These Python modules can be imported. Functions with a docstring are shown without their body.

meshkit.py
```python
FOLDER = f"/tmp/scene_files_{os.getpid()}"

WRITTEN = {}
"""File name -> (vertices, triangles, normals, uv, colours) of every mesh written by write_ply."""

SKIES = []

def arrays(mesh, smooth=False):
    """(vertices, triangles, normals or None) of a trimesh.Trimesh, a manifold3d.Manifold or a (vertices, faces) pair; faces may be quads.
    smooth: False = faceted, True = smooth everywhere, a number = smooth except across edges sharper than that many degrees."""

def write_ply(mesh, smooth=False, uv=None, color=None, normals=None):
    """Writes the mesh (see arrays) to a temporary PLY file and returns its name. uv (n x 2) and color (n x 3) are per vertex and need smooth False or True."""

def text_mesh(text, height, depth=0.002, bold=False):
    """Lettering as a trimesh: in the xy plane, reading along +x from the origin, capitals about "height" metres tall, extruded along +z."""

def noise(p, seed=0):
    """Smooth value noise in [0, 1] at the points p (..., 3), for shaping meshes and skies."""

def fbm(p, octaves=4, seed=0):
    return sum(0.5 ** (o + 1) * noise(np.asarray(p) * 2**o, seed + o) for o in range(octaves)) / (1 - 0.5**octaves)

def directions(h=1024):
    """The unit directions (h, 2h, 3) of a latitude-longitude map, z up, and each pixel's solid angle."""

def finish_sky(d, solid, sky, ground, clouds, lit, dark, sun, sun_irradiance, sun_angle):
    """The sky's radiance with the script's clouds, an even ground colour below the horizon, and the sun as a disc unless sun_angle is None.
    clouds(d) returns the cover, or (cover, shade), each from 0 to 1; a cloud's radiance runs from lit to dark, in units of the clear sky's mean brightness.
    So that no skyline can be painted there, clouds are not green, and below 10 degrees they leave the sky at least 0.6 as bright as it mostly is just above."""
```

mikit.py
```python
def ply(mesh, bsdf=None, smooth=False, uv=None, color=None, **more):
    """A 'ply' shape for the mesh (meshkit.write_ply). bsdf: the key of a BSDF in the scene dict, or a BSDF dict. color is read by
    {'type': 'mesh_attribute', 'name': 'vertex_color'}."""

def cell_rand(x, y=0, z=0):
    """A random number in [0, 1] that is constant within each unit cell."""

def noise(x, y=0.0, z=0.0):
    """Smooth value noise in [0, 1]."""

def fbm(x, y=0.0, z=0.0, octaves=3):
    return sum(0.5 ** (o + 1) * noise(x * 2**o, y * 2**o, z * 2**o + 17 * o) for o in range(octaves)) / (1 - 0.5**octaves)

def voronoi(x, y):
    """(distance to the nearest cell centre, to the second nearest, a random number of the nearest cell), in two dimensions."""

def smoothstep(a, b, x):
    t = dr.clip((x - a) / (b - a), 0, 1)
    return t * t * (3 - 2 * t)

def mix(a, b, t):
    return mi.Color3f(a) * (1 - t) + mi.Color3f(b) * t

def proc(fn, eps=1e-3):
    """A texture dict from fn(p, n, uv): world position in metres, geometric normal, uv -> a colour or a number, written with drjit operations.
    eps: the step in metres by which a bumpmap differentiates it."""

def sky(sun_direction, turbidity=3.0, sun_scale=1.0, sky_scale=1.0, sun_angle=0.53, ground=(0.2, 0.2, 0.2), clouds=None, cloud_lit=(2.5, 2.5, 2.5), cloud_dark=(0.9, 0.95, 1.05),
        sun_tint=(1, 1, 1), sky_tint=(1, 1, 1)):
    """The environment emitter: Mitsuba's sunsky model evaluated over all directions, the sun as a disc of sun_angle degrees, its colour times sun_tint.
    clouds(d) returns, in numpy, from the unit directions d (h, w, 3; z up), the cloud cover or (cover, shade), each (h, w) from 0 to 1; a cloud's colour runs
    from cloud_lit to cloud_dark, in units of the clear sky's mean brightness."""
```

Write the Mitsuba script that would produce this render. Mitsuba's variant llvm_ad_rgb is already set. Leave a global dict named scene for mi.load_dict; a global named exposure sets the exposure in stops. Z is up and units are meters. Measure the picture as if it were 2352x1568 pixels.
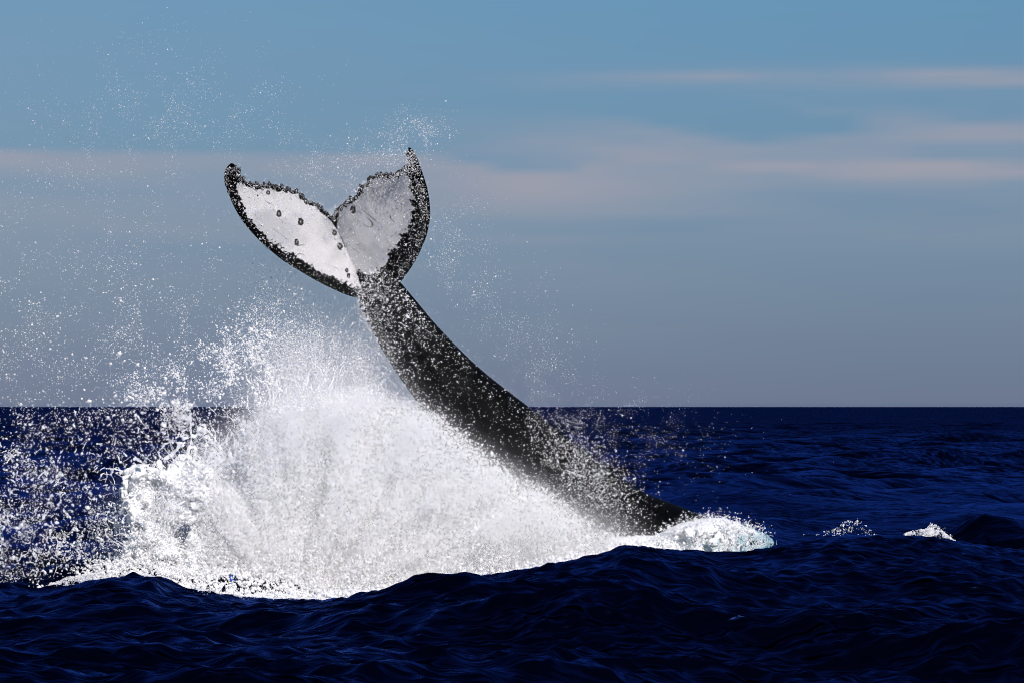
import math
import numpy as np, trimesh, mitsuba as mi, drjit as dr
import manifold3d
from scipy.interpolate import PchipInterpolator, CubicSpline
from scipy.ndimage import gaussian_filter, map_coordinates
from scipy.spatial import cKDTree
import shapely
import mikit, meshkit

T = mi.ScalarTransform4f
rng = np.random.default_rng(7)
scene, labels = {}, {}

# ------------------------------------------------------------------ camera
CAM_Z, FOCAL, PITCH = 2.3, 2926.0, math.radians(1.268)      # focal length in pixels of a 1024 px wide picture
scene['camera'] = {
    'type': 'perspective', 'fov': 2 * math.degrees(math.atan(512 / FOCAL)), 'fov_axis': 'x',
    'near_clip': 0.5, 'far_clip': 60000.0,
    'to_world': T().look_at(origin=[0, 0, CAM_Z], target=[0, math.cos(PITCH), CAM_Z + math.sin(PITCH)], up=[0, 0, 1]),
}

# ------------------------------------------------------------------ sky, sun, exposure
exposure = 2.4
SUN = np.array([0.36, -0.80, 0.46])


def clouds(d):
    el = np.degrees(np.arcsin(np.clip(d[..., 2], -1, 1)))
    az = np.degrees(np.arctan2(d[..., 0], d[..., 1]))

    def band(sa, se, seed, octaves=4, e=el):
        return meshkit.fbm(np.stack([az * sa + 31.7 * seed, e * se, np.full_like(az, seed * 7.3)], -1), octaves, seed)
    warp = (band(0.10, 0.5, 3, 3) - 0.5) * 1.2
    e2 = el + warp
    streak = band(0.13, 2.3, 11, 5, e2)
    soft = band(0.07, 0.6, 5, 3, e2)
    # a long bank of thin cloud with a crisp upper edge, thicker or thinner round the horizon
    top = 4.97 + 0.45 * np.clip(np.sin(np.radians(az) * 11), 0, 1) ** 2 + 0.3 * (band(0.22, 0.0, 17, 3) - 0.5) - 0.35 * np.exp(-((az - 0.5) / 1.5) ** 2)
    bank = np.clip((top - el) / 0.16, 0, 1) * np.exp(-np.maximum(top - el, 0) / 1.5) * np.clip(0.65 + 1.5 * (soft - 0.45) + 0.9 * (streak - 0.5), 0, 1)
    # separate streaks above and through it
    layer = np.exp(-((el - 5.0) / 0.85) ** 2) + 0.8 * np.exp(-((el - 6.25 - 0.15 * np.sin(az * 0.3)) / 0.16) ** 2) + 0.35 * np.clip((el - 9) / 8, 0, 1)
    streaks = np.clip((streak - 0.43) * 4.0, 0, 1) * np.clip(layer, 0, 1) * np.clip(0.5 + 0.5 * np.sin(np.radians(az) * 11 - 0.1), 0, 1)
    veil = 0.19 * (0.3 + 0.7 * np.clip(0.5 - 0.5 * np.sin(np.radians(az) * 7 + 0.5), 0, 1)) * np.clip(0.6 + 0.8 * soft, 0, 1)      # thin high veil, uneven round the sky
    bank = bank * np.clip(0.72 + 1.6 * (streak - 0.25), 0, 1)
    fine = band(0.35, 5.0, 23, 3, e2)
    white = np.clip(veil + (0.54 + 0.66 * fine) * np.clip(np.maximum(bank, streaks * 1.1), 0, 1), 0, 0.85)
    haze = np.clip(1.0 - el / 8.5, 0, 1) ** 1.0 * 0.95
    cover = 1 - (1 - white) * (1 - haze)
    shade = haze * (1 - white) / np.maximum(cover, 1e-6)
    return cover, shade


scene['sky'] = mikit.sky(SUN, turbidity=3, sky_scale=0.455, sun_scale=0.75, clouds=clouds, cloud_lit=(2.30, 2.22, 2.58), sun_tint=(0.86, 1.0, 1.44),
                         cloud_dark=(0.80, 1.02, 1.62), sky_tint=(0.55, 0.86, 1.00), ground=(0.13, 0.18, 0.30))

# ------------------------------------------------------------------ planning helper: a pixel of the 2352 px wide view at a depth, as a point
_fw = np.array([0, math.cos(PITCH), math.sin(PITCH)])
_up = np.array([0, -math.sin(PITCH), math.cos(PITCH)])
K = 1024 / 2352.0


def at(px, py, Y):
    px, py, Y = np.broadcast_arrays(np.asarray(px, float) * K, np.asarray(py, float) * K, np.asarray(Y, float))
    d = _fw + ((341 - py) / FOCAL)[..., None] * _up + ((px - 512) / FOCAL)[..., None] * np.array([1.0, 0, 0])
    return np.array([0, 0, CAM_Z]) + d * (Y / d[..., 1])[..., None]


PX = 39.0 / FOCAL * K                          # metres per 2352-pixel at 39 m

# ------------------------------------------------------------------ materials
def water(alpha):
    return {'type': 'roughplastic', 'distribution': 'ggx', 'alpha': alpha, 'int_ior': 1.25, 'nonlinear': False,
            'diffuse_reflectance': {'type': 'rgb', 'value': [0.0001, 0.0002, 0.0012]},
            'specular_reflectance': {'type': 'rgb', 'value': [0.09, 0.225, 1.0]}}


# smooth facets nearby; far off the ripples are smaller than can be seen and only roughen the surface
scene['mat_sea'] = {'type': 'bumpmap', 'arbitrary': mikit.proc(lambda p, n, uv: ripple(p), eps=0.012), 'scale': 1.0,
                    'bsdf': {'type': 'blendbsdf', 'weight': mikit.proc(lambda p, n, uv: 0.85 * mikit.smoothstep(60, 350, dr.sqrt(dr.square(p.x) + dr.square(p.y)))),
                             'near': water(0.045), 'wide': water(0.30)}}


def ripple(p):
    r = dr.sqrt(dr.square(p.x) + dr.square(p.y))
    near = 1 - mikit.smoothstep(35, 110, r)
    wx, wy = mikit.noise(p.x * 0.7, p.y * 0.7, 3.1) - 0.5, mikit.noise(p.x * 0.6 + 9, p.y * 0.6, 7.7) - 0.5
    x, y = p.x + 0.8 * wx, p.y + 0.8 * wy
    a = 1 - dr.abs(mikit.fbm(x * 0.9 + y * 0.35, y * 2.1 - x * 0.25, 0.3, 3) - 0.5) * 2
    b = 1 - dr.abs(mikit.fbm(x * 2.4 - y * 0.8, y * 5.2 + x * 0.5, 5.3, 2) - 0.5) * 2
    c = 1 - dr.abs(mikit.fbm(x * 2.6 + y * 0.6, y * 9.5 - x * 1.1, 8.3, 2) - 0.5) * 2
    patch = 0.45 + 0.8 * mikit.noise(p.x * 0.35 + 4, p.y * 0.30, 2.2)
    far = mikit.fbm(x * 0.75, y * 0.42, 1.7, 4) + 1.2 * mikit.fbm(x * 0.13, y * 0.08, 5.2, 3)
    return (0.075 * a + 0.062 * b + 0.032 * c) * near * patch + 1.9 * far * (1 - near) * patch


scene['mat_foam'] = {'type': 'principledthin', 'base_color': {'type': 'rgb', 'value': [0.95, 0.955, 0.965]}, 'roughness': 0.9, 'diff_trans': 0.8, 'eta': 1.05}
scene['mat_white_water'] = {'type': 'twosided', 'bsdf': {'type': 'diffuse', 'reflectance': {'type': 'rgb', 'value': [0.80, 0.81, 0.825]}}}


def aerated(p, n, uv):
    # foam thins to blue-green bubbly water towards the front of the heap
    f = mikit.fbm(p.x * 5, p.y * 5, p.z * 7, 4)
    thin = mikit.smoothstep(-0.12, 0.36, (p.x - 2.45) * 0.42 - (p.z - 0.42) * 0.9 + (f - 0.5) * 1.1)
    return mikit.mix((0.74, 0.76, 0.78), (0.16, 0.31, 0.38), thin)


scene['mat_aerated'] = {'type': 'twosided', 'bsdf': {'type': 'principled', 'base_color': mikit.proc(aerated), 'roughness': 0.5, 'specular': 0.3}}


def whale_colour(p, n, uv):
    """uv.x: metres from the leading edge, uv.y: metres from the trailing edge (negative away from the pale underside)."""
    n1 = mikit.fbm(p.x * 9 + p.z * 3, p.y * 9, p.z * 9, 4)
    n2 = mikit.fbm(p.x * 28 + 5, p.y * 28, p.z * 28, 3)
    n3 = mikit.fbm(p.x * 3 + 1, p.y * 3, p.z * 3, 3)
    edge = 0.16 * (n1 - 0.5) + 0.13 * (n2 - 0.5)
    lead = mikit.smoothstep(0.0, 0.02, uv.x + edge)
    trail = mikit.smoothstep(0.0, 0.015, uv.y + edge * 0.55)
    white = lead * trail
    # thin dark scratches on the pale skin
    s1 = dr.abs(mikit.noise(p.x * 7 + p.z * 9, p.z * 2.5 - p.x * 2.0, 4.4) - 0.5)
    scratch = (1 - mikit.smoothstep(0.004, 0.012, s1)) * mikit.smoothstep(0.58, 0.68, mikit.noise(p.x * 5, p.y * 5, p.z * 5 + 9))
    speck = mikit.smoothstep(0.80, 0.86, mikit.noise(p.x * 55, p.y * 55, p.z * 55))
    pale = mikit.mix((0.38, 0.39, 0.41), (0.50, 0.505, 0.52), mikit.smoothstep(0.3, 0.6, n3))
    pale = pale * (1 - 0.75 * scratch) * (1 - 0.35 * speck)
    for (c, r) in SPOTS:
        q = dr.sqrt(dr.square((p.x - c[0]) / 0.75) + dr.square(p.z - c[2]) + dr.square((p.y - c[1]) * 0.5)) + 0.035 * (n2 - 0.5)
        ring = mikit.smoothstep(r, r * 0.85, q) * (0.45 + 0.55 * mikit.smoothstep(r * 0.05, r * 0.5, q))
        pale = pale * (1 - 0.94 * ring)
    dark = mikit.mix((0.001, 0.001, 0.0012), (0.003, 0.003, 0.0035), mikit.smoothstep(0.55, 0.75, n2))
    return mikit.mix(dark, pale, white)


scene['mat_whale'] = {'type': 'twosided', 'bsdf': {'type': 'principled', 'base_color': mikit.proc(whale_colour), 'roughness': 0.5, 'specular': 0.03}}
scene['mat_barnacle'] = {'type': 'twosided', 'bsdf': {'type': 'principled', 'base_color': mikit.proc(
    lambda p, n, uv: mikit.mix((0.012, 0.012, 0.014), (0.10, 0.10, 0.105), mikit.smoothstep(0.55, 0.7, mikit.noise(p.x * 60, p.y * 60, p.z * 60)))), 'roughness': 0.7}}


# ------------------------------------------------------------------ sea: one sheet out to the horizon
def grow(start, end, rate):
    n = int(math.log(end / start) / math.log(1 + rate))
    return np.geomspace(start, end, n + 1)[1:]


xs = np.arange(-6.75, 6.751, 0.045)
g = grow(6.75, 16000.0, 0.07)
xs = np.concatenate([-g[::-1], xs, g])
ys = np.concatenate([-grow(4.0, 400.0, 0.35)[::-1], np.arange(-4, 21, 0.8), np.arange(21, 44, 0.04), grow(44.0, 400.0, 0.009), grow(400.0, 20000.0, 0.03)])
X, Y = np.meshgrid(xs, ys)
dxl = np.gradient(xs)[None, :] + 0 * X
dyl = np.gradient(ys)[:, None] + 0 * X

crest_px = np.array([(-400, 1325), (0, 1338), (90, 1352), (150, 1345), (220, 1330), (300, 1319), (370, 1326), (430, 1352), (560, 1371), (740, 1376), (900, 1358), (1100, 1322),
                     (1220, 1303), (1290, 1288), (1340, 1276), (1390, 1268), (1435, 1249), (1490, 1255), (1540, 1262), (1600, 1262), (1650, 1272), (1760, 1262), (1900, 1240), (2060, 1232), (2120, 1231), (2200, 1242), (2352, 1262), (2800, 1250)], float)
crest_y = np.interp(crest_px[:, 0], [0, 1200, 1700, 2352], [32.0, 32.0, 34.0, 36.0])
crest_pt = at(crest_px[:, 0], crest_px[:, 1], crest_y)
zc = PchipInterpolator(crest_pt[:, 0], crest_pt[:, 2])
ycf = PchipInterpolator(crest_pt[:, 0], crest_pt[:, 1])


def swell(X, Y):
    xx = np.clip(X, crest_pt[0, 0], crest_pt[-1, 0])
    h, yc = zc(xx), ycf(xx)
    fade = np.exp(-np.maximum(np.abs(X) - 8, 0) / 8)
    t = Y - yc
    w = np.where(t < 0, 5.5, 2.0)
    z = h * np.exp(-(t / w) ** 2)
    z -= 0.42 * np.exp(-((t - 4.2) / 2.0) ** 2)                      # trough behind the crest
    z += 0.74 * np.exp(-((Y - 42) / 1.7) ** 2) * np.exp(-((X - 7.0) / 1.25) ** 2)        # dark hump far right
    return z * fade


def waves(X, Y, seed=3):
    r = np.random.default_rng(seed)
    Z, DX, DY = np.zeros_like(X), np.zeros_like(X), np.zeros_like(X)
    crestness = np.exp(-((Y - ycf(np.clip(X, crest_pt[0, 0], crest_pt[-1, 0]))) / 2.6) ** 2) * np.exp(-np.maximum(np.abs(X) - 9, 0))
    for k in range(110):
        lam = 0.20 * (14 / 0.20) ** (k / 109.0) * r.uniform(0.9, 1.1)
        a = math.radians(r.normal(100, 34))
        kx, ky = math.cos(a) * 2 * math.pi / lam, math.sin(a) * 2 * math.pi / lam
        amp = 0.0082 * lam ** 0.76 * (1 if lam < 3 else (3 / lam) ** -0.12) * r.uniform(0.6, 1.3)
        ph = r.uniform(0, 2 * math.pi)
        keep = np.clip((lam / np.maximum(np.maximum(dyl * abs(ky), dxl * abs(kx)) * lam / (2 * math.pi) + 1e-6, 1e-6) - 2.2) / 2.0, 0, 1)
        if lam > 0.45:
            keep = keep * (1 - 0.92 * crestness)
        th = kx * X + ky * Y + ph + 0.9 * np.sin(0.21 * X * math.cos(ph) + 0.17 * Y * math.sin(ph) + ph * 3)
        Z += amp * keep * np.cos(th)
        s = 0.7 * amp * keep * np.sin(th)
        DX -= s * math.cos(a)
        DY -= s * math.sin(a)
    return Z, DX, DY


Zw, DX, DY = waves(X, Y)
group = 0.55 + 0.9 * meshkit.fbm(np.stack([X * 0.12, Y * 0.12, 0 * X], -1), 3, 21)
Zs = swell(X, Y) + Zw * group
ny_, nx_ = X.shape
idx = np.arange(ny_ * nx_).reshape(ny_, nx_)
quads = np.stack([idx[:-1, :-1], idx[:-1, 1:], idx[1:, 1:], idx[1:, :-1]], -1).reshape(-1, 4)
sea_v = np.stack([X + DX * group, Y + DY * group, Zs], -1).reshape(-1, 3)
scene['sea'] = mikit.ply((sea_v, quads), 'mat_sea', smooth=True)
labels['sea'] = {'label': 'dark navy open sea with rippled swell reaching the horizon', 'kind': 'structure'}
_seatree = cKDTree(sea_v[(np.abs(sea_v[:, 0]) < 10) & (sea_v[:, 1] > 20) & (sea_v[:, 1] < 60)][:, :2])
_seaz = sea_v[(np.abs(sea_v[:, 0]) < 10) & (sea_v[:, 1] > 20) & (sea_v[:, 1] < 60)][:, 2]


def sea_z(x, y):
    return _seaz[_seatree.query(np.stack([x, y], -1))[1]]


# ------------------------------------------------------------------ whale: flukes and tail stock in one continuous mesh
def curve(pts, n):
    pts = np.asarray(pts, float)
    t = np.concatenate([[0], np.cumsum(np.linalg.norm(np.diff(pts, axis=0), axis=1))])
    t /= t[-1]
    return PchipInterpolator(t, pts)(n)


ROOT, NOTCH = (846, 690), (760, 496)
LE_L = [ROOT, (806, 680), (760, 661), (700, 629), (640, 590), (590, 546), (552, 500), (527, 450), (516, 410), (520, 386), (533, 374)]
TE_L = [NOTCH, (747, 488), (730, 474), (705, 460), (680, 443), (650, 431), (620, 425), (600, 428), (580, 422), (560, 414), (552, 404), (545, 386), (533, 374)]
LE_R = [ROOT, (895, 676), (926, 640), (947, 610), (966, 575), (982, 532), (988, 490), (985, 450), (974, 408), (960, 370), (946, 342), (938, 338)]
TE_R = [NOTCH, (775, 482), (790, 468), (812, 452), (838, 425), (868, 403), (885, 402), (918, 393), (936, 384), (942, 370), (937, 350), (938, 338)]
NS, NC = 90, 44
sv = np.linspace(0, 1, NS)
cv = 0.5 - 0.5 * np.cos(np.linspace(0, math.pi, NC))                   # dense at both edges


def blade(LE, TE, tip_toward, sgn, seed):
    le, te = curve(LE, sv), curve(TE, sv)
    r = np.random.default_rng(seed)
    jag = np.interp(sv, np.linspace(0, 1, 70), r.uniform(-1, 1, 70)) * 4.0 * np.clip(sv * 8, 0, 1) * np.clip((1 - sv) * 8, 0, 1)
    out = te - le
    te = te + out / (np.linalg.norm(out, axis=1, keepdims=True) + 1e-6) * jag[:, None]
    P2 = le[:, None] * (1 - cv[None, :, None]) + te[:, None] * cv[None, :, None]
    Yd = 39.25 + 0.18 * cv[None, :] * (1 - sv[:, None]) - tip_toward * (sv[:, None] ** 0.92) + 0.10 * np.sin(math.pi * cv[None, :]) * (1 - sv[:, None] ** 2) * sgn * 0
    mid = at(P2[..., 0], P2[..., 1], Yd)
    chord = np.linalg.norm(mid[:, -1] - mid[:, 0], axis=1)
    return mid, chord


mL, cL = blade(LE_L, TE_L, 1.25, -1, 1)
mR, cR = blade(LE_R, TE_R, 1.15, 1, 2)
mid = np.concatenate([mL[::-1], mR[1:]])                              # span runs left tip .. midline .. right tip
chord = np.concatenate([cL[::-1], cR[1:]])
S = np.concatenate([-sv[::-1], sv[1:]])
ds, dc = np.gradient(mid, axis=0), np.gradient(mid, axis=1)
nrm = np.cross(dc, ds)
nrm[[0, -1]] = nrm[[1, -2]]
nrm /= np.linalg.norm(nrm, axis=-1, keepdims=True) + 1e-9
nrm = np.where(nrm[..., 1:2] > 0, -nrm, nrm)
nrm = gaussian_filter(nrm, (3, 2, 0), mode='nearest')
nrm /= np.linalg.norm(nrm, axis=-1, keepdims=True)
prof = 2.2 * np.sqrt(cv + 1e-9) * (1 - cv) ** 0.9 * 0.5 + 0.0
prof[0] = prof[-1] = 0
thick = 0.085 * (1 - 0.85 * np.abs(S)) [:, None] * prof[None, :] + 0.010 * np.sin(math.pi * cv)[None, :] ** 0.4
thick[[0, -1]] = 0
wob = (meshkit.fbm(mid * 6, 3, 4) - 0.5)[..., None] * 0.018
front, back = mid + nrm * (thick[..., None] + wob * np.sin(math.pi * cv)[None, :, None]), mid - nrm * thick[..., None]
n0, n1 = mid.shape[:2]
gi = np.arange(n0 * n1).reshape(n0, n1)
q = np.stack([gi[:-1, :-1], gi[1:, :-1], gi[1:, 1:], gi[:-1, 1:]], -1).reshape(-1, 4)
fv = np.concatenate([front.reshape(-1, 3), back.reshape(-1, 3)])
fq = np.concatenate([q, (q + n0 * n1)[:, ::-1]])
remap = np.arange(len(fv))
remap[n0 * n1 + gi[:, 0]], remap[n0 * n1 + gi[:, -1]] = gi[:, 0], gi[:, -1]
for row in (0, n0 - 1):                                               # the tips close to a point
    remap[gi[row]] = remap[n0 * n1 + gi[row]] = gi[row, 0]
ff = remap[np.vstack([fq[:, [0, 1, 2]], fq[:, [0, 2, 3]]])]
ff = ff[(ff[:, 0] != ff[:, 1]) & (ff[:, 1] != ff[:, 2]) & (ff[:, 2] != ff[:, 0])]
fluke = trimesh.Trimesh(fv, ff, process=False)
fluke.remove_unreferenced_vertices()
fluke.fix_normals()
# distances to the edges for the markings
P_le, P_te = mid[:, 0], mid[:, -1]
d_le = cKDTree(P_le[np.abs(S) < 0.995]).query(front.reshape(-1, 3))[0]
d_te = cKDTree(P_te[np.abs(S) < 0.995]).query(front.reshape(-1, 3))[0]
Sg = np.repeat(S, n1)
lead_band = np.where(Sg < 0, np.interp(-Sg, [0, 0.15, 0.4, 0.7, 0.85, 1], [0.14, 0.13, 0.12, 0.09, 0.13, 0.6]), np.interp(Sg, [0, 0.25, 0.5, 0.8, 1], [0.34, 0.33, 0.24, 0.20, 0.28]))
trail_band = np.interp(np.abs(Sg), [0, 0.04, 0.09, 0.2, 0.8, 1], [0.20, 0.09, 0.05, 0.035, 0.04, 0.2])
mark_f = np.stack([d_le - lead_band, d_te - trail_band], -1)
mark = np.concatenate([mark_f, np.full_like(mark_f, -1.0)])
mark_tree = cKDTree(fv)

stock_px = [(826, 615, 12, 39.36), (842, 645, 30, 39.34), (868, 672, 54, 39.32), (903, 722, 62, 39.34), (945, 783, 69, 39.42), (1043, 901, 83, 39.65), (1156, 1008, 98, 39.9), (1301, 1137, 113, 40.15),
            (1415, 1237, 130, 40.35), (1583, 1309, 134, 40.6), (1730, 1400, 135, 40.9), (1830, 1520, 150, 41.3)]
sp = np.array(stock_px, float)
tt = np.linspace(0, 1, 120)
t0 = np.linspace(0, 1, len(sp))
ax = PchipInterpolator(t0, sp)(tt)
axis = gaussian_filter(at(ax[:, 0], ax[:, 1], ax[:, 3]), (1.5, 0), mode='nearest')
hw = gaussian_filter(ax[:, 2], 1.5, mode='nearest') * PX
tan = np.gradient(axis, axis=0)
tan /= np.linalg.norm(tan, axis=1, keepdims=True)
lat = np.array([0.12, -1.0, 0.05])
dv = np.cross(tan, lat)
dv /= np.linalg.norm(dv, axis=1, keepdims=True)                       # dorsal / ventral direction, in the picture plane
la = np.cross(dv, tan)
NA = 64
ang = np.arange(NA) * 2 * math.pi / NA
flat = np.interp(tt, [0, 0.18, 0.4, 1], [0.42, 0.55, 0.72, 0.9])
cs, sn = np.cos(ang), np.sin(ang)
cs_p = np.sign(cs) * np.abs(cs) ** 1.0
sn_p = np.sign(sn) * np.abs(sn) ** 1.15                                # a slight keel above and below
ring = axis[:, None] + hw[:, None, None] * (cs_p[None, :, None] * dv[:, None] + sn_p[None, :, None] * (flat[:, None, None] * la[:, None]))
rv = ring.reshape(-1, 3)
ri = np.arange(len(tt) * NA).reshape(len(tt), NA)
rj = np.roll(ri, -1, axis=1)
rq = np.stack([ri[:-1], rj[:-1], rj[1:], ri[1:]], -1).reshape(-1, 4)
rv = np.vstack([rv, axis[0] - tan[0] * 0.03, axis[-1]])
caps = np.vstack([np.stack([np.full(NA, len(rv) - 2), rj[0], ri[0]], -1), np.stack([np.full(NA, len(rv) - 1), ri[-1], rj[-1]], -1)])
stock = trimesh.Trimesh(rv, np.vstack([rq[:, [0, 1, 2]], rq[:, [0, 2, 3]], caps]), process=False)
stock.fix_normals()


def manifold(m):
    return manifold3d.Manifold(manifold3d.Mesh(np.asarray(m.vertices, np.float32), np.asarray(m.faces, np.uint32)))


def plain(m):
    mm = m.to_mesh()
    return trimesh.Trimesh(mm.vert_properties[:, :3], mm.tri_verts, process=False)


fm, sm = manifold(fluke), manifold(stock)
body = plain((fm + sm).refine_to_length(0.05))
bv = np.array(body.vertices)
# blend the join: smooth only near the seam
d_f = np.abs(trimesh.proximity.ProximityQuery(fluke).vertex(bv)[0])
d_s = np.abs(trimesh.proximity.ProximityQuery(stock).vertex(bv)[0])
near_seam = np.exp(-(np.maximum(d_f, d_s) / 0.12) ** 2)[:, None]
smooth_b = body.copy()
trimesh.smoothing.filter_taubin(smooth_b, lamb=0.5, nu=0.45, iterations=14)
bv = bv * (1 - near_seam) + np.array(smooth_b.vertices) * near_seam
on_stock = trimesh.proximity.ProximityQuery(stock).vertex(np.array(body.vertices))[0]
dist, near = mark_tree.query(np.array(body.vertices))
uvw = mark[near]
uvw = np.where((dist > 0.05)[:, None], -1.0, uvw)
body = trimesh.Trimesh(bv, body.faces, process=False)


def on_fluke(px, py):
    """Point of the pale underside seen near the pixel."""
    c = front.reshape(-1, 3)
    rel = c - np.array([0, 0, CAM_Z])
    u = (rel @ np.array([1.0, 0, 0])) / (rel @ _fw) * FOCAL + 512
    v = 341 - (rel @ _up) / (rel @ _fw) * FOCAL
    return c[np.argmin((u - px * K) ** 2 + (v - py * K) ** 2)]


SPOTS = [(on_fluke(642, 490), 0.050), (on_fluke(691, 508), 0.054), (on_fluke(681, 553), 0.046), (on_fluke(779, 568), 0.056), (on_fluke(614, 442), 0.035),
         (on_fluke(812, 482), 0.06), (on_fluke(592, 450), 0.02), (on_fluke(830, 648), 0.03), (on_fluke(796, 622), 0.035), (on_fluke(801, 634), 0.035), (on_fluke(768, 535), 0.05)]
scene['whale__body'] = mikit.ply(body, 'mat_whale', smooth=True, uv=uvw)
labels['whale'] = {'label': 'black whale tail with white underside of the flukes, rising from the splash', 'category': 'whale'}

# barnacle crust along the trailing edges and on the tips
parts = []
ico = trimesh.creation.icosphere(subdivisions=1, radius=1.0)
pick = rng.random(520)
for k in range(520):
    i = rng.integers(4, n0 - 4)
    if abs(S[i]) < 0.02:
        continue
    if pick[k] < 0.85:
        p = P_te[i] + rng.normal(0, 0.012, 3)
    else:
        i = 4 + int(rng.random() ** 2 * 14) if rng.random() < 0.5 else n0 - 5 - int(rng.random() ** 2 * 10)
        p = mid[i, int(rng.integers(0, n1))] + nrm[i, 10] * 0.02
    m = ico.copy()
    m.vertices *= rng.uniform(0.008, 0.024) * np.array([rng.uniform(.6, 1), rng.uniform(.6, 1), rng.uniform(.8, 1.5)])
    m.vertices *= 1 + 0.3 * (rng.random((len(m.vertices), 1)) - 0.5)
    m.apply_translation(p)
    parts.append(m)
scene['whale__barnacle_crust'] = mikit.ply(trimesh.util.concatenate(parts), 'mat_barnacle', smooth=True)
labels['whale__barnacle_crust'] = {'label': 'knobbly dark crust along the fluke edges', 'kind': 'stuff'}

# ------------------------------------------------------------------ white water: droplets
OCT = np.array([[1, 0, 0], [-1, 0, 0], [0, 1, 0], [0, -1, 0], [0, 0, 1], [0, 0, -1]], float)
OCTF = np.array([[0, 2, 4], [2, 1, 4], [1, 3, 4], [3, 0, 4], [2, 0, 5], [1, 2, 5], [3, 1, 5], [0, 3, 5]])
TET = np.array([[1, 1, 1], [1, -1, -1], [-1, 1, -1], [-1, -1, 1]], float) * 0.75
TETF = np.array([[0, 1, 2], [0, 3, 1], [0, 2, 3], [1, 3, 2]])


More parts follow.
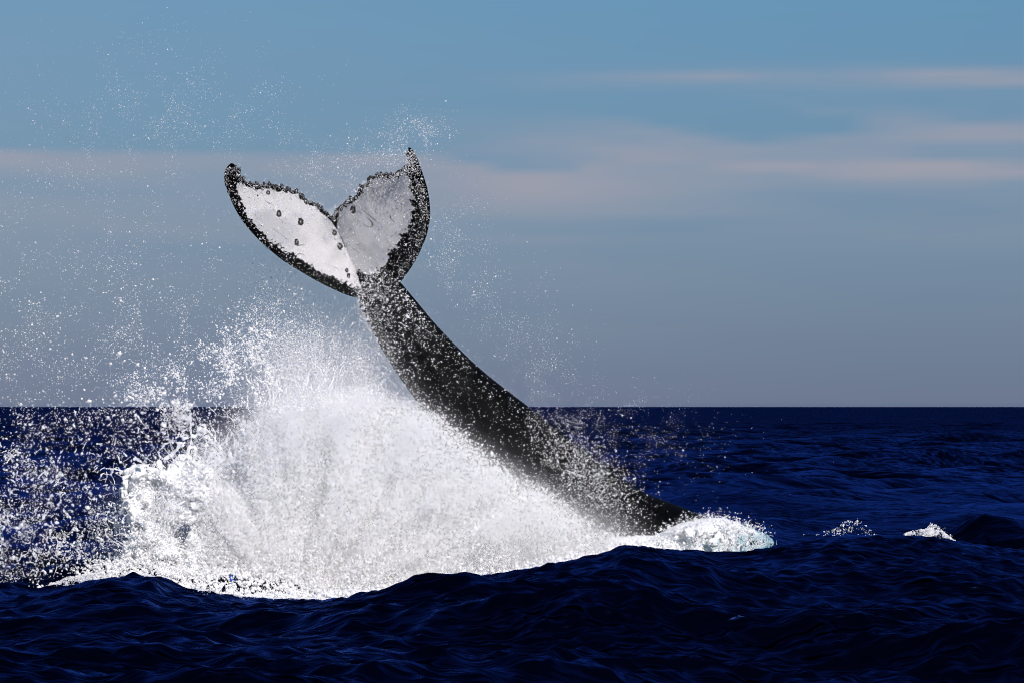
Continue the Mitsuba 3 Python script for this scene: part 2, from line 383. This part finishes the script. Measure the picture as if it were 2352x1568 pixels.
def drops(pts, rad, seed=0, stretch=0.5, big=0.011):
    """Many droplets as one mesh: octahedra for the larger, tetrahedra for the smallest."""
    r = np.random.default_rng(seed)
    out = []
    for V, F, sel in ((OCT, OCTF, rad >= big), (TET, TETF, rad < big)):
        P, R = pts[sel], rad[sel]
        if not len(P):
            continue
        qn = r.normal(size=(len(P), 4))
        qn /= np.linalg.norm(qn, axis=1, keepdims=True)
        w, x, y, z = qn.T
        M = np.stack([1 - 2 * (y * y + z * z), 2 * (x * y - z * w), 2 * (x * z + y * w), 2 * (x * y + z * w), 1 - 2 * (x * x + z * z), 2 * (y * z - x * w),
                      2 * (x * z - y * w), 2 * (y * z + x * w), 1 - 2 * (x * x + y * y)], -1).reshape(-1, 3, 3)
        sc = np.exp(r.normal(0, stretch * 0.6, (len(P), 3)))
        vv = np.einsum('nij,nkj->nki', M, V[None] * sc[:, None] * R[:, None, None]) + P[:, None]
        ff = F[None] + (np.arange(len(P)) * len(V))[:, None, None]
        out.append(trimesh.Trimesh(vv.reshape(-1, 3), ff.reshape(-1, 3), process=False))
    return trimesh.util.concatenate(out) if len(out) > 1 else out[0]


GX0, GX1, GZ0, GZ1, GS = -200, 2552, -100, 1668, 8                   # planning raster over the splash plane, in 2352-pixels at about 39 m
gx, gz = np.arange(GX0, GX1, GS) + GS / 2, np.arange(GZ0, GZ1, GS) + GS / 2
GXX, GZZ = np.meshgrid(gx, gz)


def area(poly, blur=20):
    m = shapely.contains_xy(shapely.Polygon(poly), GXX, GZZ).astype(float)
    return gaussian_filter(m, blur / GS)


def blob(cx, cy, rx, ry, rot=0):
    c, s = math.cos(math.radians(rot)), math.sin(math.radians(rot))
    u, v = (GXX - cx) * c + (GZZ - cy) * s, -(GXX - cx) * s + (GZZ - cy) * c
    return np.exp(-(u / rx) ** 2 - (v / ry) ** 2)


def clump(sx, sy, seed, lo, hi):
    f = meshkit.fbm(np.stack([GXX / sx, GZZ / sy, 0 * GXX + seed], -1), 4, seed)
    return np.clip((f - lo) / (hi - lo), 0, 1)


def plumes(seed, lo, hi, cx=700, cy=1420):
    # streaks that fan out from where the water was struck
    th, r = np.arctan2(cy - GZZ, GXX - cx), np.hypot(GXX - cx, GZZ - cy)
    f = meshkit.fbm(np.stack([th * 11, r / 160, 0 * r + seed], -1), 4, seed)
    return np.clip((f - lo) / (hi - lo), 0, 1)


def sample(D, n, seed):
    r = np.random.default_rng(seed)
    D = np.clip(D, 0, None)
    p = D.ravel() / D.sum()
    k = r.choice(len(p), n, p=p)
    return GXX.ravel()[k] + r.uniform(-GS / 2, GS / 2, n), GZZ.ravel()[k] + r.uniform(-GS / 2, GS / 2, n)


def spray(D, n, seed, depth, spread, r_med, r_sig, r_max, r_min=0.0018):
    r = np.random.default_rng(seed + 100)
    px, py = sample(D, n, seed)
    Yd = depth + r.normal(0, spread, n)
    P = at(px, py, Yd)
    rad = np.clip(r_med * np.exp(r.normal(0, r_sig, n)), r_min, r_max)
    ok = P[:, 2] > sea_z(P[:, 0], P[:, 1]) - 0.05
    return P[ok], rad[ok]


# the dense burst
DENSE = [(300, 1120), (345, 1175), (300, 1240), (330, 1300), (390, 1345), (470, 1400), (760, 1420), (1000, 1400), (1250, 1340), (1420, 1300), (1500, 1262), (1440, 1238), (1370, 1212), (1300, 1170), (1235, 1118), (1140, 1068),
         (1068, 1012), (1000, 955), (935, 925), (860, 900), (780, 905), (700, 900), (640, 930), (580, 965), (520, 1010), (440, 1065), (395, 1090), (360, 1140)]
m_dense = area(DENSE, 14)
m_core = area([(440, 1180), (400, 1250), (380, 1310), (430, 1380), (560, 1430), (1000, 1420), (1420, 1320), (1410, 1260), (1320, 1230), (1180, 1190), (1050, 1130), (900, 1090), (760, 1090), (640, 1110), (540, 1150)], 40)
m_upper = area([(560, 1000), (600, 880), (640, 800), (740, 760), (820, 770), (875, 860), (930, 940), (1020, 1000), (900, 1020)], 40)

# solid white water inside it, as the level set of a noise field
def marching(F, org, h):
    nx, ny, nz = F.shape
    inside = F > 0
    c = inside[:-1, :-1, :-1].astype(np.int8)
    tot = sum(inside[a:nx - 1 + a, b:ny - 1 + b, d:nz - 1 + d].astype(np.int8) for a in (0, 1) for b in (0, 1) for d in (0, 1))
    cells = np.argwhere((tot > 0) & (tot < 8))
    corner = np.array([[0, 0, 0], [1, 0, 0], [1, 1, 0], [0, 1, 0], [0, 0, 1], [1, 0, 1], [1, 1, 1], [0, 1, 1]])
    tets = np.array([[0, 5, 1, 6], [0, 1, 2, 6], [0, 2, 3, 6], [0, 3, 7, 6], [0, 7, 4, 6], [0, 4, 5, 6]])
    ids = ((cells[:, None] + corner[None]) * np.array([ny * nz, nz, 1])).sum(-1)
    t = ids[:, tets].reshape(-1, 4)
    Ff = F.ravel()
    ins = Ff[t] > 0
    n_in = ins.sum(1)
    tris = []
    order = np.argsort(~ins, axis=1, kind='stable')
    ts = np.take_along_axis(t, order, 1)
    one = ts[n_in == 1]
    tris.append(np.stack([one[:, [0, 1]], one[:, [0, 2]], one[:, [0, 3]]], 1))
    thr = ts[n_in == 3]
    tris.append(np.stack([thr[:, [0, 3]], thr[:, [1, 3]], thr[:, [2, 3]]], 1))
    two = ts[n_in == 2]
    tris.append(np.stack([two[:, [0, 2]], two[:, [0, 3]], two[:, [1, 3]]], 1))
    tris.append(np.stack([two[:, [0, 2]], two[:, [1, 3]], two[:, [1, 2]]], 1))
    e = np.concatenate(tris).reshape(-1, 2)
    e.sort(axis=1)
    ue, inv = np.unique(e[:, 0].astype(np.int64) * F.size + e[:, 1], return_inverse=True)
    a, b = ue // F.size, ue % F.size
    w = Ff[a] / (Ff[a] - Ff[b])
    pa, pb = np.stack(np.unravel_index(a, F.shape), -1), np.stack(np.unravel_index(b, F.shape), -1)
    v = org + h * (pa + (pb - pa) * w[:, None])
    f = inv.reshape(-1, 3)
    # orient outwards: along the falling field
    grad = np.stack(np.gradient(F), -1)
    cen = ((v[f].mean(1) - org) / h)
    gidx = np.clip(np.round(cen).astype(int), 0, np.array(F.shape) - 1)
    gg = grad[gidx[:, 0], gidx[:, 1], gidx[:, 2]]
    nn = np.cross(v[f[:, 1]] - v[f[:, 0]], v[f[:, 2]] - v[f[:, 0]])
    flip = (nn * gg).sum(1) > 0
    f[flip] = f[flip][:, ::-1]
    return trimesh.Trimesh(v, f, process=False)


def raster_at(M, P):
    """Value of a planning raster for points near the splash plane."""
    x = (P[..., 0] / 39.0 * FOCAL + 512) / K
    el = np.arctan2(P[..., 2] - CAM_Z, 39.0) - PITCH
    y = (341 - np.tan(el) * FOCAL) / K
    return map_coordinates(M, [(y - GZ0) / GS - 0.5, (x - GX0) / GS - 0.5], order=1, mode='nearest')


def white_water(M, x0, x1, z0, z1, yc, half, h, seed, amp, stretch=(1, 1, 1), thr=0.5, fine=0.0):
    gxv, gyv, gzv = np.arange(x0, x1, h), np.arange(yc - half - 0.35, yc + half + 0.35, h), np.arange(z0, z1, h)
    P2 = np.stack(np.meshgrid(gxv, [39.0], gzv, indexing='ij'), -1)
    m = raster_at(M, P2)
    env = (m - thr)                                                    # > 0 inside the outline
    G = np.stack(np.meshgrid(gxv, gyv, gzv, indexing='ij'), -1)
    big = meshkit.fbm(G * 1.1, 3, seed) - 0.5
    med = meshkit.fbm(G * np.array(stretch) * 3.6, 4, seed + 1) - 0.5
    rid = 1 - 2 * np.abs(meshkit.fbm(G * np.array(stretch) * 2.1 + 9, 3, seed + 2) - 0.5) * 2
    body_ = np.sqrt(np.clip(env, 0, 1)) * half * 1.25 - np.abs(G[..., 1] - yc - 0.5 * big)
    F = np.minimum(body_, env * 2.5) + amp * (med * 1.6 + (rid - 0.6) * 0.35 + 0.5 * big)
    if fine:
        F += amp * fine * (meshkit.fbm(G * np.array(stretch) * 10.0, 2, seed + 5) - 0.5)
    F[[0, -1]] = F[:, [0, -1]] = F[:, :, [0, -1]] = -1
    return marching(F, np.array([gxv[0], gyv[0], gzv[0]]), h)


# torn sheets and fingers of water along its left and upper edge
def lace(M, x0, x1, z0, z1, yc, h, seed, width, freq=2.6):
    gxv, gyv, gzv = np.arange(x0, x1, h), np.arange(yc - 0.55, yc + 0.55, h), np.arange(z0, z1, h)
    m = raster_at(M, np.stack(np.meshgrid(gxv, [39.0], gzv, indexing='ij'), -1))
    G = np.stack(np.meshgrid(gxv, gyv, gzv, indexing='ij'), -1)
    ys_ = yc + 0.9 * (meshkit.fbm(G * np.array([0.9, 0, 0.9]) + 3, 3, seed) - 0.5)
    warp_ = meshkit.fbm(G * 1.7, 2, seed + 3)[..., None] * 0.5
    net = np.abs(meshkit.fbm((G + warp_) * np.array([freq, 0.6, freq * 0.7]), 4, seed + 1) - 0.5)
    lump = meshkit.fbm(G * 7, 2, seed + 2)
    F = np.minimum((width * (0.35 + 1.1 * m) * (0.6 + 0.9 * lump) - net) * 0.9, 0.012 + 0.04 * lump * m - np.abs(G[..., 1] - ys_))
    F = np.minimum(F, (m - 0.25) * 0.3)
    F[[0, -1]] = F[:, [0, -1]] = F[:, :, [0, -1]] = -1
    return marching(F, np.array([gxv[0], gyv[0], gzv[0]]), h)


m_lace = area([(255, 1090), (290, 1060), (400, 1050), (420, 960), (440, 960), (455, 1010), (500, 1000), (540, 1060), (540, 1100), (480, 1250), (470, 1330), (360, 1320), (285, 1270), (300, 1190), (280, 1130)], 18)
m_froth = area([(300, 1085), (330, 1060), (400, 1075), (440, 1020), (470, 1060), (520, 1060), (500, 1150), (470, 1180), (480, 1240), (520, 1340), (480, 1385), (400, 1350), (330, 1310), (300, 1265), (330, 1200), (300, 1140)], 14)
m_froth = m_froth * (1 - 0.95 * blob(432, 1222, 24, 32) - 0.8 * blob(385, 1150, 22, 40))
froth = white_water(m_froth, -6.0, -3.4, -0.4, 1.9, 38.1, 0.28, 0.020, 181, 0.85, (1.9, 1.9, 1.9), thr=0.56, fine=0.35)
sheets = trimesh.util.concatenate([lace(m_lace, -6.0, -2.4, -0.2, 2.6, 38.1, 0.018, 131, 0.022, 5.0)])
scene['splash__froth'] = mikit.ply(froth, 'mat_white_water', smooth=True)
# fingers of water shot outwards from it, breaking into beads
def finger(p0, dirn, length, r0, r, seg=14, sides=6):
    t = np.linspace(0, 1, seg)[:, None]
    side = np.cross(dirn, [0, 1, 0])
    P = p0 + dirn * length * t + side * length * (0.22 * r.normal() * t ** 2 + 0.04 * np.sin(t * r.uniform(3, 9) + r.uniform(0, 6))) + np.array([0, r.normal() * 0.15, -0.12 * r.random()]) * length * t ** 2
    rad = r0 * (1 - 0.82 * t[:, 0]) * (0.75 + 0.5 * r.random(seg))
    rad[-2] *= 1.9
    rad[0], rad[-1] = rad[0] * 1.3, rad[-1] * 0.3
    tg = np.gradient(P, axis=0)
    tg /= np.linalg.norm(tg, axis=1, keepdims=True)
    a_ = np.cross(tg, [0.3, 1, 0.1])
    a_ /= np.linalg.norm(a_, axis=1, keepdims=True)
    b_ = np.cross(tg, a_)
    an_ = np.arange(sides) * 2 * math.pi / sides
    V = P[:, None] + rad[:, None, None] * (np.cos(an_)[None, :, None] * a_[:, None] + np.sin(an_)[None, :, None] * b_[:, None])
    i_ = np.arange(seg * sides).reshape(seg, sides)
    j_ = np.roll(i_, -1, axis=1)
    Q = np.stack([i_[:-1], j_[:-1], j_[1:], i_[1:]], -1).reshape(-1, 4)
    return trimesh.Trimesh(V.reshape(-1, 3), np.vstack([Q[:, [0, 1, 2]], Q[:, [0, 2, 3]]]), process=False)


rf = np.random.default_rng(313)
rim = curve([(300, 1290), (295, 1190), (310, 1120), (390, 1070), (440, 1040), (520, 980), (600, 930), (660, 890), (740, 850)], np.linspace(0, 1, 400))
fingers = []
for k in range(170):
    q_ = rim[int(rf.random() ** 1.2 * 399)] + rf.normal(0, 22, 2) + np.array([18, 18])
    out_ = q_ - np.array([640, 1330])
    out_ = out_ / np.linalg.norm(out_) + rf.normal(0, 0.45, 2) + np.array([0, -0.35])
    d3 = np.array([out_[0], rf.normal(0, 0.4), -out_[1]])
    fingers.append(finger(at(q_[0], q_[1], 38.1 + rf.normal(0, 0.35)), d3 / np.linalg.norm(d3), min(0.10 + rf.exponential(0.16), 0.7), rf.uniform(0.004, 0.012), rf))
fingers.append(finger(at(432, 1075, 38.0), np.array([-0.05, 0, 1.0]), 0.70, 0.017, rf, 26))
fingers.append(finger(at(300, 1085, 38.0), np.array([-0.95, 0, 0.2]), 0.35, 0.016, rf, 20))
lig = area([(-40, 1020), (200, 1000), (420, 930), (560, 820), (660, 780), (660, 880), (520, 960), (430, 1050), (330, 1080), (320, 1330), (150, 1345), (-40, 1330)], 24) * (0.1 + clump(40, 40, 143, 0.4, 0.6)) + 0.6 * area([(0, 1270), (280, 1260), (320, 1330), (60, 1345)], 12)
lx, lz = sample(lig, 420, 99)
for k in range(420):
    d3 = rf.normal(0, 1, 3) * np.array([0.7, 0.5, 1.0])
    fingers.append(finger(at(lx[k], lz[k], 38.3 + rf.normal(0, 0.6)), d3 / np.linalg.norm(d3), 0.03 + rf.exponential(0.045), rf.uniform(0.005, 0.014), rf, 8, 5))
bt = curve([(1490, 1242), (1560, 1205), (1640, 1190), (1700, 1205), (1775, 1240)], np.linspace(0, 1, 70))
bow_tips = [finger(at(q_[0] + rf.normal(0, 6), q_[1] + 8, 38.5 + rf.normal(0, 0.15)), np.array([rf.normal(0.1, 0.4), 0, 1.0]), 0.04 + 0.08 * rf.random(), rf.uniform(0.006, 0.014), rf, 9, 5) for q_ in bt]
sheets = trimesh.util.concatenate([sheets] + fingers)
scene['splash__torn_sheets'] = mikit.ply(sheets, 'mat_foam', smooth=True)

hole = 1 - 0.95 * (blob(432, 1222, 28, 36) + 0.8 * blob(525, 1095, 40, 30))
P1, R1 = spray(m_dense * hole * (0.15 + 0.4 * clump(60, 60, 41, 0.3, 0.6) + 0.8 * plumes(411, 0.3, 0.65)), 230000, 51, 38.05, 0.6, 0.0050, 0.45, 0.022)
P2_, R2 = spray(m_upper * hole * (0.1 + 0.3 * clump(50, 90, 42, 0.3, 0.65) + plumes(421, 0.35, 0.65)), 50000, 52, 39.3, 0.8, 0.0040, 0.42, 0.018)
ra = np.random.default_rng(404)
n = 120000
xa, ya = ra.uniform(-6.0, 2.6, n), 33.2 + 6.3 * ra.random(n) ** 1.4
fa = meshkit.fbm(np.stack([xa * 1.3, ya * 0.9, 0 * xa + 4], -1), 4, 44)
edge_x = np.clip((xa + 5.6) / 0.8, 0, 1) * np.clip((2.4 - xa) / 0.8, 0, 1)
ok = ra.random(n) < np.clip((fa - 0.12) * 5, 0, 1) * edge_x * (ya > ycf(xa) + 0.9)
xa, ya = xa[ok], ya[ok]
Pa = np.stack([xa, ya, sea_z(xa, ya) + np.abs(ra.normal(0, 0.07, len(xa)))], -1)
Ra = np.clip(0.015 * np.exp(ra.normal(0, 0.45, len(xa))), 0.004, 0.03)
scene['splash__droplets'] = mikit.ply(drops(np.vstack([P1, P2_, Pa]), np.concatenate([R1, R2, Ra]), 1), 'mat_foam', smooth=True)
labels['splash'] = {'label': 'huge white burst of foaming water thrown up beneath the whale tail', 'category': 'splash', 'kind': 'stuff'}

# the fine mist inside and above the burst, too small to see drop by drop
m_mist = 1.0 * area([(330, 1150), (345, 1290), (430, 1380), (760, 1420), (1000, 1400), (1250, 1340), (1450, 1300), (1390, 1250), (1280, 1205), (1150, 1125), (1030, 1045), (930, 990), (850, 950), (720, 930), (600, 980), (500, 1060), (420, 1120)], 40) \
    + 0.30 * area([(560, 1000), (600, 900), (680, 800), (780, 740), (830, 800), (860, 880), (910, 980), (980, 1030), (880, 1050), (700, 1050)], 55)
m_mist = m_mist * (1 - 0.9 * blob(432, 1222, 30, 38)) * (1 - 0.6 * blob(525, 1095, 45, 32))
mbx, mby, mbz = (-6.4, 3.4), (37.2, 40.6), (-0.7, 4.2)
vx, vy, vz = np.linspace(*mbx, 140), np.linspace(*mby, 50), np.linspace(*mbz, 80)
mm_ = raster_at(m_mist, np.stack(np.meshgrid(vx, [39.0], vz, indexing='ij'), -1))
VG = np.stack(np.meshgrid(vx, vy, vz, indexing='ij'), -1)
rx, rz = VG[..., 0] + 2.8, VG[..., 2] + 0.9
fan = meshkit.fbm(np.stack([np.arctan2(rz, rx) * 9, np.hypot(rx, rz) * 0.55, VG[..., 1] * 1.1], -1), 4, 91)
wisp = np.clip((fan - 0.30) / 0.30, 0.30, 1.5)
yc_ = 38.65 + 0.35 * np.clip(VG[..., 2] - 1.0, 0, 2)
dens = 4.6 * mm_ * wisp * np.exp(-((VG[..., 1] - yc_) / 0.62) ** 2)
dens[[0, -1]] = dens[:, [0, -1]] = dens[:, :, -1:] = 0
box_tw = T().translate([(mbx[0] + mbx[1]) / 2, (mby[0] + mby[1]) / 2, (mbz[0] + mbz[1]) / 2]).scale([(mbx[1] - mbx[0]) / 2, (mby[1] - mby[0]) / 2, (mbz[1] - mbz[0]) / 2])
grid_tw = T().translate([mbx[0], mby[0], mbz[0]]).scale([mbx[1] - mbx[0], mby[1] - mby[0], mbz[1] - mbz[0]])
scene['mist_medium'] = {'type': 'heterogeneous', 'albedo': {'type': 'constvolume', 'value': {'type': 'rgb', 'value': [0.992, 0.993, 0.995]}},
                        'sigma_t': {'type': 'gridvolume', 'grid': mi.VolumeGrid(np.ascontiguousarray(dens.transpose(2, 1, 0)[..., None]).astype(np.float32)), 'to_world': grid_tw}}
scene['splash__mist'] = {'type': 'cube', 'to_world': box_tw, 'bsdf': {'type': 'null'}, 'interior': {'type': 'ref', 'id': 'mist_medium'}}

# drops flying free of the burst
fields = []
left = area([(-60, 960), (150, 930), (320, 900), (450, 1000), (380, 1080), (320, 1180), (330, 1300), (200, 1330), (60, 1345), (-60, 1340)], 40) * (0.15 + clump(45, 45, 43, 0.35, 0.65))
fields.append(spray(left, 7800, 61, 38.5, 1.0, 0.0054, 0.55, 0.028))
edge = (0.2 + 1.4 * plumes(431, 0.4, 0.65)) * area([(300, 900), (520, 780), (640, 760), (640, 950), (560, 1000), (440, 1080), (380, 1120), (400, 1000)], 40) * (0.15 + clump(35, 45, 44, 0.35, 0.6))
fields.append(spray(edge, 9000, 62, 38.4, 0.8, 0.0058, 0.58, 0.040))
lowleft = area([(-60, 1180), (300, 1180), (330, 1290), (420, 1340), (200, 1345), (-60, 1350)], 30) * (0.1 + clump(30, 30, 45, 0.4, 0.6))
fields.append(spray(lowleft, 4200, 63, 38.2, 0.8, 0.0058, 0.54, 0.030))
leftsky = area([(-60, 620), (200, 640), (420, 620), (640, 640), (620, 820), (420, 930), (-60, 935)], 60) * (0.08 + clump(60, 60, 46, 0.4, 0.65))
fields.append(spray(leftsky, 7000, 64, 38.6, 1.2, 0.0040, 0.48, 0.024))
mist = area([(640, 560), (800, 680), (860, 800), (880, 900), (640, 930), (540, 830), (580, 700)], 45) * (0.2 + clump(60, 80, 47, 0.35, 0.65))
fields.append(spray(mist, 14000, 65, 39.4, 0.6, 0.0036, 0.40, 0.020))
haze_ = blob(360, 260, 170, 120) + 0.6 * blob(600, 300, 200, 130, 20) + 0.5 * blob(200, 500, 250, 250) + 0.6 * blob(700, 420, 120, 70, 15)
fields.append(spray(haze_ * (0.1 + clump(50, 50, 48, 0.4, 0.65)), 8000, 66, 38.8, 1.2, 0.0030, 0.40, 0.012))
tip = blob(965, 300, 50, 45) + 0.7 * blob(890, 350, 60, 45) + 0.5 * blob(760, 400, 80, 50)
fields.append(spray(tip * (0.15 + clump(25, 25, 49, 0.4, 0.65)), 3000, 67, 38.8, 0.6, 0.0034, 0.38, 0.014))
right = blob(1040, 580, 70, 110) * 1.0 + 0.5 * blob(1130, 760, 130, 130, 40) + blob(1270, 850, 80, 80) * 0.6 + blob(1320, 960, 110, 40) * 0.9 + 0.4 * blob(1450, 1000, 160, 90)
fields.append(spray(right * (0.15 + clump(30, 30, 50, 0.4, 0.65)), 7000, 68, 39.2, 0.7, 0.0029, 0.42, 0.015))
hump = 0.8 * blob(1315, 1045, 95, 45, 38) + 1.0 * blob(1365, 1125, 95, 60, 35)
fields.append(spray(hump, 4000, 69, 39.1, 0.35, 0.0052, 0.40, 0.020))
# drops running off and flying round the tail stock
n = 12000
r_ = np.random.default_rng(70)
ti = np.clip((r_.beta(1.0, 1.5, n) * 0.62 + 0.10) * (len(tt) - 1), 0, len(tt) - 2).astype(int)
an = r_.uniform(0, 2 * math.pi, n)
keep = (r_.random(n) < np.interp(tt[ti], [0.1, 0.2, 0.35, 0.45, 0.55, 0.62, 0.75], [0.5, 0.8, 0.85, 0.5, 0.7, 0.8, 0.5])) & (np.cos(an) * np.sign(dv[ti][:, 2]) < 0.85)
Pst = axis[ti] + hw[ti, None] * 1.02 * (np.cos(an)[:, None] * dv[ti] + np.sin(an)[:, None] * (flat[ti, None] * la[ti])) + tan[ti] * r_.normal(0, 0.03, n)[:, None]
Pst += la[ti] * (np.sign(np.sin(an)) * np.abs(r_.normal(0, 0.30, n)))[:, None] - dv[ti] * np.sign(dv[ti][:, 2:3]) * np.abs(r_.normal(0, 0.04, n))[:, None]
fields.append((Pst[keep], np.clip(0.0053 * np.exp(r_.normal(0, 0.42, n)), 0.0025, 0.016)[keep]))
# and on the flukes' dark edges and underside
n = 8500
i_, j_ = r_.integers(2, n0 - 2, n), r_.integers(0, n1, n)
w_ = np.where((S[i_] > 0.0), 1.0, 0.35) * np.where((cv[j_] < 0.22) | (cv[j_] > 0.9), 1.0, 0.45)
ok = r_.random(n) < w_
Pf = mid[i_, j_] + nrm[i_, j_] * (thick[i_, j_] + np.abs(r_.normal(0, 0.10, n)) + 0.01)[:, None] + r_.normal(0, 0.02, (n, 3))
fields.append((Pf[ok], np.clip(0.0042 * np.exp(r_.normal(0, 0.35, n)), 0.0025, 0.012)[ok]))
allP, allR = np.vstack([f[0] for f in fields]), np.concatenate([f[1] for f in fields])
scene['sea_spray'] = mikit.ply(drops(allP, allR, 2), 'mat_foam', smooth=True)
labels['sea_spray'] = {'label': 'fine white drops flying through the air around the whale tail', 'category': 'spray', 'kind': 'stuff'}

# foam heaped where the tail stock enters the sea
BOW = [(1380, 1235), (1450, 1225), (1500, 1228), (1555, 1198), (1600, 1190), (1645, 1184), (1690, 1198), (1730, 1212), (1768, 1232), (1780, 1245), (1740, 1262), (1680, 1300), (1500, 1300), (1400, 1290)]
m_bow = area(BOW, 10)
bow = white_water(m_bow, 0.9, 4.6, -0.6, 1.0, 38.6, 0.45, 0.020, 61, 0.55, (1.6, 1.6, 1.6), thr=0.50, fine=0.4)
bow = trimesh.util.concatenate([bow] + bow_tips)
scene['foam_crest__white_water'] = mikit.ply(bow, 'mat_aerated', smooth=True)
Pb, Rb = spray(m_bow * (0.2 + clump(25, 25, 71, 0.35, 0.6)) + 0.25 * area([(1560, 1190), (1640, 1172), (1720, 1190), (1790, 1230), (1700, 1240)], 8) - 0.8 * blob(1690, 1262, 70, 22) * m_bow, 5500, 72, 38.2, 0.3, 0.0058, 0.4, 0.020)
scene['foam_crest__droplets'] = mikit.ply(drops(Pb, Rb, 3), 'mat_foam', smooth=True)
labels['foam_crest'] = {'label': 'low heap of white foam where the whale back enters the water', 'category': 'foam', 'kind': 'stuff'}

# small breaking crests
def scatter(poly, n, Yd, spread, r_med, r_sig, r_max, seed):
    r = np.random.default_rng(seed)
    poly = np.asarray(poly, float)
    lo, hi = poly.min(0), poly.max(0)
    p = r.uniform(lo, hi, (n * 12, 2))
    f = meshkit.fbm(np.concatenate([p / np.array([16, 9]), np.full((len(p), 1), seed)], 1), 3, seed)
    p = p[shapely.contains_xy(shapely.Polygon(poly), p[:, 0], p[:, 1]) & (r.random(len(p)) < np.clip((f - 0.33) * 4, 0.05, 1))][:n]
    return at(p[:, 0], p[:, 1], Yd + r.normal(0, spread, len(p))), np.clip(r_med * np.exp(r.normal(0, r_sig, len(p))), 0.002, r_max)


def join(*pr):
    return np.vstack([a[0] for a in pr]), np.concatenate([a[1] for a in pr])


CAP = [(2076, 1224), (2100, 1217), (2128, 1214), (2138, 1210), (2148, 1214), (2166, 1219), (2188, 1236), (2194, 1246), (2165, 1238), (2140, 1232), (2120, 1236), (2082, 1232)]
CAP_TOP = [(2090, 1218), (2128, 1211), (2138, 1199), (2148, 1204), (2172, 1210), (2200, 1244), (2188, 1238), (2160, 1220), (2120, 1218)]
SCAT = [(1890, 1228), (1925, 1206), (1940, 1194), (1968, 1188), (2000, 1214), (2012, 1228), (1990, 1224), (1975, 1212), (1958, 1222), (1930, 1228)]
SCAT2 = [(1830, 1228), (1900, 1215), (1960, 1190), (2020, 1228)]
FRINGE = [(90, 1348), (150, 1326), (200, 1314), (250, 1320), (300, 1312), (350, 1318), (400, 1340), (440, 1362), (360, 1342), (280, 1332), (180, 1342)]
FRINGE2 = [(430, 1352), (470, 1350), (520, 1362), (620, 1372), (740, 1372), (740, 1380), (560, 1380), (450, 1366)]
caps_ = [('whitecap', join(scatter(CAP, 2600, 36.0, 0.10, 0.0050, 0.45, 0.016, 1), scatter(CAP_TOP, 160, 36.0, 0.15, 0.0050, 0.5, 0.016, 2)), 'small white breaking crest, farthest right patch of foam'),
         ('broken_crest', join(scatter(SCAT, 150, 37.0, 0.2, 0.0052, 0.45, 0.014, 3), scatter(SCAT2, 45, 37.0, 0.3, 0.005, 0.4, 0.012, 4)), 'loose scatter of foam flecks between the whale and the farthest right whitecap'),
         ('foam_fringe', join(scatter(FRINGE, 5200, 33.0, 0.35, 0.0042, 0.5, 0.018, 5), scatter(FRINGE2, 1500, 32.6, 0.25, 0.0042, 0.5, 0.016, 6)), 'thin foam fringe along the dark wave crest at lower left')]
for k, (key, (Pc, Rc), lab) in enumerate(caps_):
    scene[key] = mikit.ply(drops(Pc, Rc, 5 + k), 'mat_foam', smooth=True)
    labels[key] = {'label': lab, 'category': 'foam', 'kind': 'stuff'}
